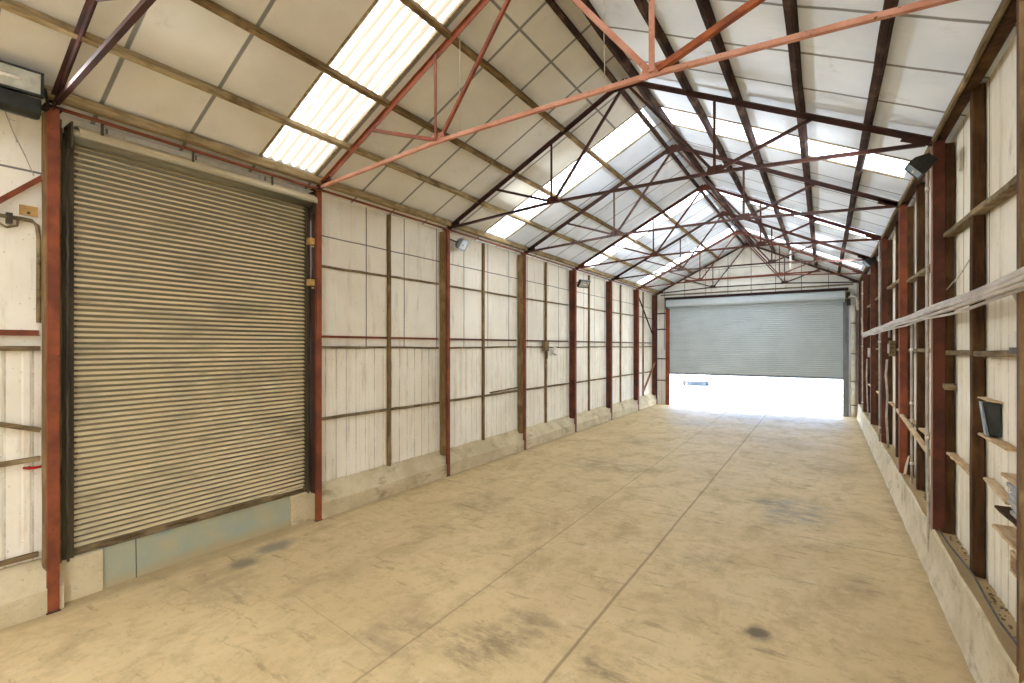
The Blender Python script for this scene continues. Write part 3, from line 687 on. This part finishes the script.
# insulated pipe and ducts in the gable corner past the far shutter
r = empty('duct_pipe', (.88, YF - .2, 0), 'pale lagged vertical pipe in sections beside the far shutter, conduit wall side', 'pipe')
zz = 0.02
for h in (.42, .85, 1.0, 1.1, .75):
    MB().tube([(.875, YF - .14, zz), (.875, YF - .14, zz + h - .02)], .075, 14).build('pipe_section', 'white_card', r); zz += h
for z in (.43, 1.28, 2.28, 3.38): MB().tube([(.875, YF - .14, z - .012), (.875, YF - .14, z + .012)], .082, 14).build('joint_band', 'dark_guide', r)
o = MB().tube([(.74, YF - .42, 4.28), (.82, YF - .6, 4.36), (.9, YF - .85, 4.30), (.95, YF - 1.0, 4.12), (.96, YF - 1.02, 3.8)], .04, 10).build('flexible_duct', 'pipe')
tag(o, 'pale bent flexible duct beside the motor of the far shutter', 'duct')

# ================================================================== THINGS ON THE SHUTTER WALL
# floodlight at the near jamb column
def frame3(fwd, upv=(0, 0, 1)):
    f = Vector(fwd).normalized(); s_ = f.cross(Vector(upv)).normalized(); u = s_.cross(f); return f, s_, u
def floodlight(c, fwd, w, h, d, label, body='black_metal', upv=(0, 0, 1), bracket_to=None, face='glass_lamp'):
    f, s_, u = frame3(fwd, upv); c = Vector(c)
    r = empty('floodlight', c, label, 'floodlight', 'floodlights')
    fr = [c + s_ * (sx * w / 2) + u * (sy * h / 2) for sx, sy in ((-1, -1), (1, -1), (1, 1), (-1, 1))]
    bk = [c - f * d + s_ * (sx * w * .33) + u * (sy * h * .28 - h * .06) for sx, sy in ((-1, -1), (1, -1), (1, 1), (-1, 1))]
    md = [c - f * d * .35 + s_ * (sx * w / 2) + u * (sy * h / 2) for sx, sy in ((-1, -1), (1, -1), (1, 1), (-1, 1))]
    MB().add(fr + md + bk, [(0, 1, 2, 3), (0, 4, 5, 1), (1, 5, 6, 2), (2, 6, 7, 3), (3, 7, 4, 0), (4, 8, 9, 5), (5, 9, 10, 6), (6, 10, 11, 7), (7, 11, 8, 4), (11, 10, 9, 8)]).build('housing', body, r)
    gl = MB().obb(c + f * .004, f * .004, s_ * (w * .45), u * (h * .42)).build('glass', face, r)
    mb = MB()
    for sx in (-1, 1): mb.obb(c + f * .008 + s_ * (sx * w * .475), f * .008, s_ * (w * .025), u * (h * .5))
    for sy in (-1, 1): mb.obb(c + f * .008 + u * (sy * h * .46), f * .008, s_ * (w * .5), u * (h * .04))
    mb.build('bezel', body, r)
    # reflector and bulb seen through the glass
    mb = MB(); mb.tube([c + f * .01 - s_ * w * .16, c + f * .01 + s_ * w * .16], h * .07, 10); mb.build('bulb', 'white_card', gl)
    b = Vector(bracket_to) if bracket_to else c - f * (d + .08) + u * .02
    mb = MB(); k1 = c - f * d * .5
    for sx in (-1, 1): mb.tube([k1 + s_ * (sx * w * .53), b + s_ * (sx * w * .3)], .012, 6)
    mb.tube([b - s_ * w * .32, b + s_ * w * .32], .014, 6); mb.build('bracket', 'black_metal', r)
    return r
fl1 = floodlight((-5.93, 1.02, 4.91), (1, -.12, -.10), .44, .21, .17, 'big black floodlight with clear glass high at the near jamb of the ribbed shutter', bracket_to=(-6.2, 1.2, 4.80))
MB().prism([(-5.95, 4.80), (-5.955, 4.665), (-6.02, 4.63), (-6.14, 4.66), (-6.14, 4.80)], 'y', .80, 1.235).build('ballast_box', 'black_metal', fl1, .01)
floodlight((-6.02, 13.05, 4.42), (.75, -.35, -.62), .38, .24, .16, 'black floodlight on the third column past the ribbed shutter', bracket_to=(-6.17, 12.85, 4.46))
floodlight((-6.1, 7.45, 4.60), (.8, .2, -.55), .30, .22, .12, 'pale glassy floodlight beside the first column past the ribbed shutter', body='steel_blue', bracket_to=(-6.17, 7.2, 4.66))
floodlight((.83, 6.80, 4.49), (-.72, -.05, -.62), .21, .19, .18, 'dark hooded floodlight hanging high on the conduit wall, bigger of two', body='black_metal', bracket_to=(1.03, 7.0, 4.62), face='steel_blue')
floodlight((.93, 15.5, 4.72), (-.7, -.1, -.6), .30, .20, .2, 'smaller dark floodlight further along the conduit wall eaves', bracket_to=(1.03, 15.62, 4.76), face='steel_blue')

r = empty('wire', (-6.2, 1.1, 4.7), 'thin pale wire drooping from the big floodlight by the ribbed shutter', 'wire')
MB().tube([(-6.30, 1.06, 4.72), (-6.33, 1.12, 4.55), (-6.36, 1.2, 4.38), (-6.39, 1.27, 4.2)], .005, 5).build('strand', 'string', r)
# pipe, brackets and board in the bay before the shutter
r = empty('conduit', (-6.37, 1.1, 3.76), 'dusty bracketed pipe turning down beside the near jamb column of the ribbed shutter', 'conduit')
MB().tube([(-6.375, -.45, 3.765), (-6.375, 1.18, 3.765), (-6.375, 1.25, 3.76), (-6.375, 1.29, 3.72), (-6.375, 1.30, 3.6), (-6.375, 1.30, 2.78)], .018, 10).build('pipe', 'wood_rail', r)
for y in (.95, 1.10): MB().box((-6.40, y - .02, 3.70), (-6.345, y + .02, 3.80)).build('pipe_clip', 'dark_guide', r)
MB().tube([(-6.36, 1.02, 3.70), (-6.35, 1.08, 3.66), (-6.36, 1.15, 3.69), (-6.37, 1.16, 3.76)], .010, 8).build('loose_clip', 'wood_rail', r)
tag(MB().box((-6.40, -.45, 3.725), (-6.375, 1.02, 3.75)).build('batten', 'wood_brown'), 'thin dark batten under the bracketed pipe before the ribbed shutter', 'batten')
r = empty('wall_plate', (-6.41, 1.24, 3.86), 'small tan square plate on the wall above the bracketed pipe', 'plate')
mb = MB().box((-6.42, 1.175, 3.81), (-6.40, 1.30, 3.905)); mb.build('board', 'tan_block', r)
MB().disc((-6.397, 1.235, 3.835), (1, 0, 0), .013, .008, 10).build('hole_plug', 'dark_guide', r)
mb = MB()
for d in (0, .03): mb.tube([(-6.40, 1.2 + d, 1.385), (-6.37, 1.24 + d, 1.375), (-6.37, 1.29 + d, 1.38)], .012, 8)
tag(mb.build('cable_end', 'red_plastic'), 'short bright red plastic end sticking out by the near jamb column', 'cable end')
# small cluster on the stud of the third bay
r = empty('switch_box', (-6.3, 11.4, 2.6), 'small rusty switch box with hanging tape on the shutter wall stud', 'switch box')
MB().box((-6.33, 11.05, 2.42), (-6.25, 11.30, 2.68)).build('box', 'wood_rail', r, .008)
MB().box((-6.25, 11.10, 2.22), (-6.24, 11.2, 2.45)).build('hanging_strip', 'wood_brown', r)
MB().obb((-6.24, 11.62, 2.42), (.03, .01, .0), (0, .10, -.03), (.01, .03, .09)).build('tape', 'white_card', r)
for k in (2, 4, 5):
    pass

# strings hanging in the roof
for (x, za, zb, y, lab) in [(-3.55, 6.2, 5.03, YN(1) + .05, 'thin pale string hanging from the pinkish truss above the ribbed shutter'), (-1.76, 6.5, 5.12, YN(1) + .05, 'thin pale string hanging beside the ridge end of the pinkish truss')]:
    tag(MB().tube([(x + .004 * math.sin(i), y, za + (zb - za) * i / 8) for i in range(9)], .005, 5).build('hanging_string', 'string'), lab, 'string')
# white dropper pipe near the gable
tag(MB().tube([(-.95, 18.3, 5.75), (-.95, 18.3, 5.15)], .03, 8).build('dropper_pipe', 'white_card'), 'short white dropper pipe hanging in the roof near the gable', 'pipe')

# ================================================================== THINGS ON THE CONDUIT WALL
CN = ['topmost', 'second from top', 'second from bottom', 'hindmost', 'lowest']
for i in range(5):
    dz = [.040, .006, -.026, -.010, -.052][i]; dx = [.0, -.012, .0, .030, .022][i]; rr = [.025, .02, .018, .018, .013][i]
    pts = []
    for j in range(60):
        y = 17.6 - (17.6 - 2.6) * j / 59
        zc = 2.895 + .0022 * (17.6 - y) + (.035 * ((5.2 - y) / 2) ** 2 if y < 5.2 else 0)
        sag = .006 * math.sin(y * 1.7 + i) + .012 * math.sin((y - Y0) / BAY * math.pi) ** 2 * (.3 + .2 * i)
        pts.append((.955 + dx + .004 * math.sin(y * 1.3 + 2 * i), y, zc + dz - sag))
    if i == 1: pts = [(.97, 18.2, 3.45), (.965, 17.9, 3.1)] + pts
    o = MB().tube(pts, rr, 10).build('conduit', 'pipe')
    tag(o, '%s pale conduit of the long bundle crossing the columns of the conduit wall' % CN[i], 'conduit', 'conduit bundle')
# vertical conduits
for (y, x, z0, z1, lab, extra) in [(7.14, .985, 1.2, 4.75, 'tall pale conduit running up the tall red column past the black box', True), (12.87, .99, .5, 4.8, 'tall pale conduit on the third red column past the black box', False),
                                   (18.4, .99, .5, 4.6, 'pale conduit near the end of the conduit wall', False), (9.2, 1.09, .5, 2.9, 'short pale conduit on the stud in the bay past the tall red column', False)]:
    r = empty('conduit', (x, y, z0), lab, 'conduit', 'upright conduits')
    pts = [(x, y, z0 + (z1 - z0) * j / 10) for j in range(11)]
    if extra: pts = [(x + .02, y, .02), (x + .012, y, .6)] + pts
    MB().tube(pts, .015 if not extra else .017, 8).build('pipe', 'pipe', r)
    for z in (z0 + .3, (z0 + z1) / 2, z1 - .4): MB().tube([(x, y, z - .02), (x, y, z + .02)], .024, 8).build('coupling', 'white_card', r)
# switch gear clump on the fourth column
r = empty('switch_box', (1.0, 11.6, 2.6), 'dusty switch box with dangling cable midway along the conduit wall', 'switch box')
MB().box((1.03, 11.40, 2.36), (1.12, 11.58, 2.66)).build('box', 'wood_rail', r, .01)
MB().box((1.01, 11.43, 2.42), (1.03, 11.55, 2.60)).build('cover', 'pipe', r, .005)
MB().tube([(1.0, 11.5, 2.3), (.98, 11.48, 2.0), (1.01, 11.55, 1.6), (.99, 11.5, 1.2), (1.02, 11.52, .6)], .018, 8).build('cable', 'pipe', r)
MB().tube([(1.03, 11.48, 2.72), (1.03, 11.48, 2.92)], .016, 8).build('riser', 'pipe', r)
r = empty('switch_box', (1.0, 16.6, 2.4), 'small pale switch box near the gable end of the conduit wall', 'switch box')
MB().box((1.02, 16.5, 2.25), (1.1, 16.68, 2.5)).build('box', 'pipe', r, .01)
MB().tube([(1.0, 16.6, 2.2), (.99, 16.62, 1.7), (1.02, 16.6, .6)], .016, 8).build('cable', 'pipe', r)

# black box on the ledge
r = empty('black_box', (1.1, 5.62, 1.95), 'black box with grey side flap standing on a timber ledge of the conduit wall', 'box')
def prism_pts(p, off): return p + [tuple(Vector(q) + Vector(off)) for q in p]
fr = [(1.100, 5.45, 2.087), (1.200, 5.40, 2.082), (1.203, 5.40, 1.812), (1.142, 5.45, 1.802)]
vs = prism_pts(fr, (0, .09, 0))
MB().add(vs, [(0, 1, 2, 3), (7, 6, 5, 4), (0, 4, 5, 1), (1, 5, 6, 2), (2, 6, 7, 3), (3, 7, 4, 0)]).build('case', 'black_metal', r, .006)
fl = [(1.090, 5.45, 2.087), (1.0985, 5.45, 2.087), (1.1405, 5.45, 1.802), (1.122, 5.45, 1.81)]
vs = prism_pts(fl, (0, .07, 0))
MB().add(vs, [(0, 1, 2, 3), (7, 6, 5, 4), (0, 4, 5, 1), (1, 5, 6, 2), (2, 6, 7, 3), (3, 7, 4, 0)]).build('side_flap', 'steel_blue', r)
tag(MB().timber((1.162, 5.7, 1.785), (1.162, 4.95, 1.785), .085, .022, (1, 0, 0), seed=301).build('timber_ledge', 'wood_pale'), 'pale timber ledge right under the black box', 'ledge')
tag(MB().timber((1.16, 5.75, 2.10), (1.16, 5.3, 2.10), .07, .012, (1, 0, 0), seed=302).build('timber_batten', 'wood_pale'), 'thin pale batten lying over the black box', 'batten')
tag(MB().timber((1.172, 5.62, 1.415), (1.165, 5.0, 1.375), .07, .024, (1, 0, 0), seed=303).build('timber_ledge', 'wood_pale'), 'frayed pale timber ledge below the black box', 'ledge')
# upright pale boards by the frame edge
for j, (y, z0_, z1_, w) in enumerate([(4.86, 1.62, 3.35, .05), (4.72, 1.62, 3.3, .05)]):
    o = MB().timber((1.188, y, z0_), (1.188, y, z1_), w, .03, (0, 1, 0), (1, 0, 0), seed=310 + j).build('upright_board', 'wood_pale_up')
    tag(o, ['pale upright board between the black box and the junction box', 'pale upright board just behind the junction box'][j], 'board', 'upright boards near the junction box')
# junction box and its pipes
r = empty('junction_box', (1.12, 4.45, 2.6), 'pale metal junction box with two pipes rising to the conduit bundle', 'junction box')
MB().box((1.07, 4.32, 2.545), (1.19, 4.55, 2.655)).build('box', 'white_card', r, .012)
MB().box((1.06, 4.30, 2.50), (1.20, 4.60, 2.543)).build('base', 'dark_guide', r)
for y in (4.40, 4.49): MB().tube([(1.10, y, 2.65), (1.10, y, 2.8), (1.06, y + .02, 2.92)], .014, 8).build('riser', 'pipe', r)
# grey metal sheets stacked on a shelf
tag(MB().timber((1.15, 4.95, 1.60), (1.15, 4.3, 1.60), .11, .025, (1, 0, 0), seed=320).build('shelf_board', 'wood_pale'), 'pale board laid over the folded grey metal sheets', 'board')
for j in range(6):
    z = 1.56 - j * .038; dx = .085 + .008 * ((j * 5) % 3)
    pts = [(1.02 + dx, z), (1.06 + dx, z + .02), (1.10 + dx, z - .012), (1.14 + dx, z + .014), (1.19, z - .004)]
    poly = pts + [(a, b - .022) for a, b in pts[::-1]]
    o = MB().prism(poly, 'y', 4.30, 4.86 - .01 * j, 4).build('metal_sheet', 'galv')
    tag(o, 'crumpled grey metal sheet under the pale board, ' + ['topmost of the pile', 'second from the top', 'third from the top', 'fourth from the top', 'fifth from the top', 'lowest of the pile'][j], 'metal sheet', 'grey metal sheets')
o = MB().timber((1.15, 5.1, 1.315), (1.15, 4.3, 1.315), .11, .022, (1, 0, 0), seed=321).build('shelf_board', 'wood_brown')
tag(o, 'brown board carrying the pile of grey metal sheets', 'board')
o = MB().timber((1.145, 5.12, 1.16), (1.145, 4.3, 1.16), .12, .028, (1, 0, 0), seed=322).build('shelf_board', 'wood_pale')
tag(o, 'clean pale plank below the grey metal sheets', 'board')
r = empty('wall_socket', (1.19, 4.9, .95), 'recessed socket with wooden surround low on the conduit wall', 'socket')
for (a, b) in (((1.16, 4.80, .87), (1.205, 5.02, .895)), ((1.16, 4.80, 1.0), (1.205, 5.02, 1.025)), ((1.16, 4.80, .895), (1.205, 4.825, 1.0)), ((1.16, 4.995, .895), (1.205, 5.02, 1.0))):
    MB().box(a, b).build('surround', 'wood_pale', r)
MB().box((1.192, 4.825, .895), (1.203, 4.995, 1.0)).build('recess', 'dark_guide', r)
MB().box((1.175, 4.88, .91), (1.193, 4.95, .985)).build('plug', 'red', r)
# cable on the plinth ledge
pts = [(1.06, 7.0, .52), (1.07, 6.5, .515), (1.10, 6.0, .51), (1.105, 5.7, .52), (1.09, 5.3, .515), (1.08, 4.9, .52), (1.10, 4.5, .515), (1.06, 4.2, .52)]
tag(MB().tube(pts, .009, 6).build('cable', 'cable'), 'grey cable lying along the ledge of the pale plinth', 'cable')
mb = MB(); rnd = random.Random(5)
for i in range(70):
    y = rnd.choice([rnd.uniform(6.1, 7.0), rnd.uniform(4.6, 5.8), rnd.uniform(8, 9.8)]); x = rnd.uniform(1.12, 1.19); s_ = rnd.uniform(.003, .012)
    a = rnd.uniform(0, 3.1); mb.obb((x, y, .485 + s_ * .4), (s_ * math.cos(a), s_ * math.sin(a), s_ * .2), (-s_ * .7 * math.sin(a), s_ * .7 * math.cos(a), 0), (0, 0, s_ * .45))
tag(mb.build('debris', 'wood_rail'), 'crumbs of brown debris on the ledge of the pale plinth', 'debris', kind='stuff')
# leaning boards and a brace in the second bay
tag(MB().timber((1.09, 10.2, .50), (1.15, 10.25, 1.45), .13, .02, (0, 1, 0), (1, 0, 0), seed=330).build('leaning_board', 'wood_pale_up'), 'pale board leaning upright beyond the tall red column of the conduit wall', 'board')
tag(MB().timber((1.06, 9.7, .50), (1.16, 10.0, .85), .1, .02, (0, 1, 0), (1, 0, 0), seed=331).build('leaning_board', 'wood_pale_up'), 'short split board leaning beyond the tall red column of the conduit wall', 'board')
tag(MB().timber((1.05, 10.4, 1.46), (1.03, 7.3, 1.29), .05, .05, (1, 0, 0), seed=332).build('timber_brace', 'wood_pale'), 'pale sloping batten meeting the tall red column of the conduit wall', 'batten')
tag(MB().timber((1.14, 7.08, 2.13), (1.14, 6.9, 2.10), .1, .05, (1, 0, 0), seed=333).build('timber_cleat', 'wood_rail'), 'split timber cleat nailed beside the tall red column of the conduit wall', 'cleat')
tag(MB().tube([(1.12, 7.35, 3.12), (1.15, 6.5, 3.28), (1.19, 5.9, 3.52)], .006, 5).build('wire', 'string'), 'slack wire rising from the conduit bundle past the tall red column', 'wire')

# ================================================================== OUTSIDE: car seen under the far shutter
cx, cy = -7.0, 32.3; ang = math.radians(12)
r = empty('car', (cx, cy, -.03), 'white parked car outside, its bumper showing under the far shutter', 'car')
def T(x, y, z):
    return (cx + x * math.cos(ang) - y * math.sin(ang), cy + x * math.sin(ang) + y * math.cos(ang), z - .03)
prof = [(0, .32), (-.06, .45), (-.05, .68), (.1, .8), (.95, .95), (1.5, 1.4), (2.1, 1.48), (3.1, 1.42), (3.75, 1.02), (4.15, .95), (4.22, .5), (4.15, .3)]
vs = []; W = .86
for xx, k_ in ((-W, 0), (-W * .92, 1), (W * .92, 1), (W, 0)):
    for yv, zv in prof: vs.append(T(xx * (1 if zv < 1 else .84), yv + (0 if k_ else .05 if yv < 2 else -.05), zv if k_ or zv < .9 else zv - .03))
k = len(prof); fs = []
for j in range(3):
    for q in range(k):
        q2 = (q + 1) % k; fs.append((j * k + q, j * k + q2, (j + 1) * k + q2, (j + 1) * k + q))
fs += [tuple(range(k))[::-1], tuple(range(3 * k, 4 * k))]
MB().add(vs, fs).build('body', 'car_white', r)
def tbox(mb, a, b):
    x0, y0, z0 = a; x1, y1, z1 = b
    v = [T(*p) for p in ((x0, y0, z0), (x1, y0, z0), (x1, y1, z0), (x0, y1, z0), (x0, y0, z1), (x1, y0, z1), (x1, y1, z1), (x0, y1, z1))]
    return mb.add(v, [(0, 3, 2, 1), (4, 5, 6, 7), (0, 1, 5, 4), (1, 2, 6, 5), (2, 3, 7, 6), (3, 0, 4, 7)])
tbox(MB(), (-.80, -.09, .30), (.80, .1, .36)).build('bumper', 'car_dark', r)
tbox(MB(), (-.38, -.085, .50), (.38, -.03, .60)).build('grille', 'car_dark', r)
for sx in (-1, 1):
    tbox(MB(), (sx * .62 - .14, -.06, .62), (sx * .62 + .14, .04, .72)).build('headlight', 'glass_lamp', r)
    for yv in (.75, 3.4):
        a, b = Vector(T(sx * .80, yv, .31)), Vector(T(sx * .62, yv, .31))
        MB().tube([a, b], .31, 20, False).build('wheel', 'car_dark', r)
v = [T(x, y, z) for x, y, z in ((-.66, 1.0, .97), (.66, 1.0, .97), (.58, 1.5, 1.37), (-.58, 1.5, 1.37))]
v2 = [tuple(Vector(p) + Vector((0, -.03, .03))) for p in v]
MB().add(v + v2, [(0, 1, 2, 3), (7, 6, 5, 4), (0, 4, 5, 1), (1, 5, 6, 2), (2, 6, 7, 3), (3, 7, 4, 0)]).build('windscreen', 'car_glass', r)
tag(MB().prism([(34.2, -.03), (34.2, .1), (34.22, .12), (34.4, .12), (34.4, -.03)], 'x', -14, -7.9, 8).build('kerb_stone', 'jamb_grey'), 'pale low kerb outside running up to the parked car', 'kerb')

# ================================================================== CAMERA, SKY, FILL SPOTS
cam = bpy.data.cameras.new('camera'); co = bpy.data.objects.new('camera', cam); COL.objects.link(co)
cam.sensor_width = 36; cam.sensor_fit = 'HORIZONTAL'; cam.lens = 36 * 472.909 / 1024; cam.clip_start = .05; cam.clip_end = 300
cam.shift_y = (346.371 - 341.5) / 1024
co.location = (0, 0, 2.55); co.rotation_euler = (math.pi / 2, 0, .58376106)
S.camera = co

w = bpy.data.worlds.new('sky'); S.world = w; w.use_nodes = True; t = w.node_tree; t.nodes.clear()
tc = t.nodes.new('ShaderNodeTexCoord'); sp = t.nodes.new('ShaderNodeSeparateXYZ'); t.links.new(tc.outputs['Generated'], sp.inputs[0])
mr = t.nodes.new('ShaderNodeMapRange'); t.links.new(sp.outputs[1], mr.inputs[0]); mr.inputs[1].default_value = -1; mr.inputs[2].default_value = 1
cr = t.nodes.new('ShaderNodeMix'); cr.data_type = 'RGBA'; t.links.new(mr.outputs[0], cr.inputs[0])
cr.inputs[6].default_value = (.92, .97, 1.04, 1); cr.inputs[7].default_value = (.07, .13, .25, 1)
bg = t.nodes.new('ShaderNodeBackground'); t.links.new(cr.outputs[2], bg.inputs[0]); bg.inputs[1].default_value = 8.6
ow = t.nodes.new('ShaderNodeOutputWorld'); t.links.new(bg.outputs[0], ow.inputs[0])

def portal(loc, rot, sx, sy):
    l = bpy.data.lights.new('daylight_opening', 'AREA'); l.shape = 'RECTANGLE'; l.size = sx; l.size_y = sy
    l.cycles.is_portal = True
    o = bpy.data.objects.new('daylight_opening', l); COL.objects.link(o); o.location = loc; o.rotation_euler = rot
portal((PR + .05, (SY0 + SY1) / 2, SZ / 2), (0, math.radians(90), 0), SZ, SY1 - SY0)       # added doorway behind the camera
portal((PL - .05, (WY0 + WY1) / 2, WZ / 2), (0, math.radians(-90), 0), WZ, WY1 - WY0)  # added doorway in the opposite wall
portal((-2.54, YF + .2, .68), (math.radians(-90), 0, 0), 6.3, 1.36)              # gap under the far shutter
def spot(loc, target, power, col, size, ang=150):
    l = bpy.data.lights.new('lamp', 'SPOT'); l.energy = power; l.color = col; l.shadow_soft_size = size; l.spot_size = math.radians(ang); l.spot_blend = 1
    o = bpy.data.objects.new('lamp', l); COL.objects.link(o); o.location = loc
    o.rotation_euler = (Vector(target) - Vector(loc)).to_track_quat('-Z', 'Y').to_euler()
sl = bpy.data.lights.new('sun', 'SUN'); sl.energy = 14; sl.angle = .01; sl.color = (1, .97, .92)
so = bpy.data.objects.new('sun', sl); COL.objects.link(so); so.rotation_euler = Vector((.75, .06, -.75)).to_track_quat('-Z', 'Y').to_euler()
COOL = (.86, .93, 1.0)
for (p, q, e, a) in [((.70, 6.79, 4.38), (-5, 11, 4.6), 220, 105), ((.80, 15.45, 4.62), (-5, 17.5, 4.8), 300, 125),
                     ((-5.78, 1.02, 4.86), (1.0, 5.6, 4.9), 60, 95), ((-5.85, 13.0, 4.36), (1.0, 16.5, 5.0), 300, 110), ((-5.92, 7.45, 4.52), (1.0, 9.8, 5.0), 260, 110)]:
    spot(p, q, e, COOL, .10, a)  # added fill light placed at the unlit floodlights

S.view_settings.view_transform = 'Standard'; S.view_settings.look = 'None'; S.view_settings.gamma = 1
S.view_settings.use_curve_mapping = False; S.view_settings.exposure = 1.68
S.cycles.max_bounces = 12; S.cycles.diffuse_bounces = 8; S.cycles.transmission_bounces = 6
S.cycles.use_denoising = True; S.cycles.sample_clamp_indirect = 20
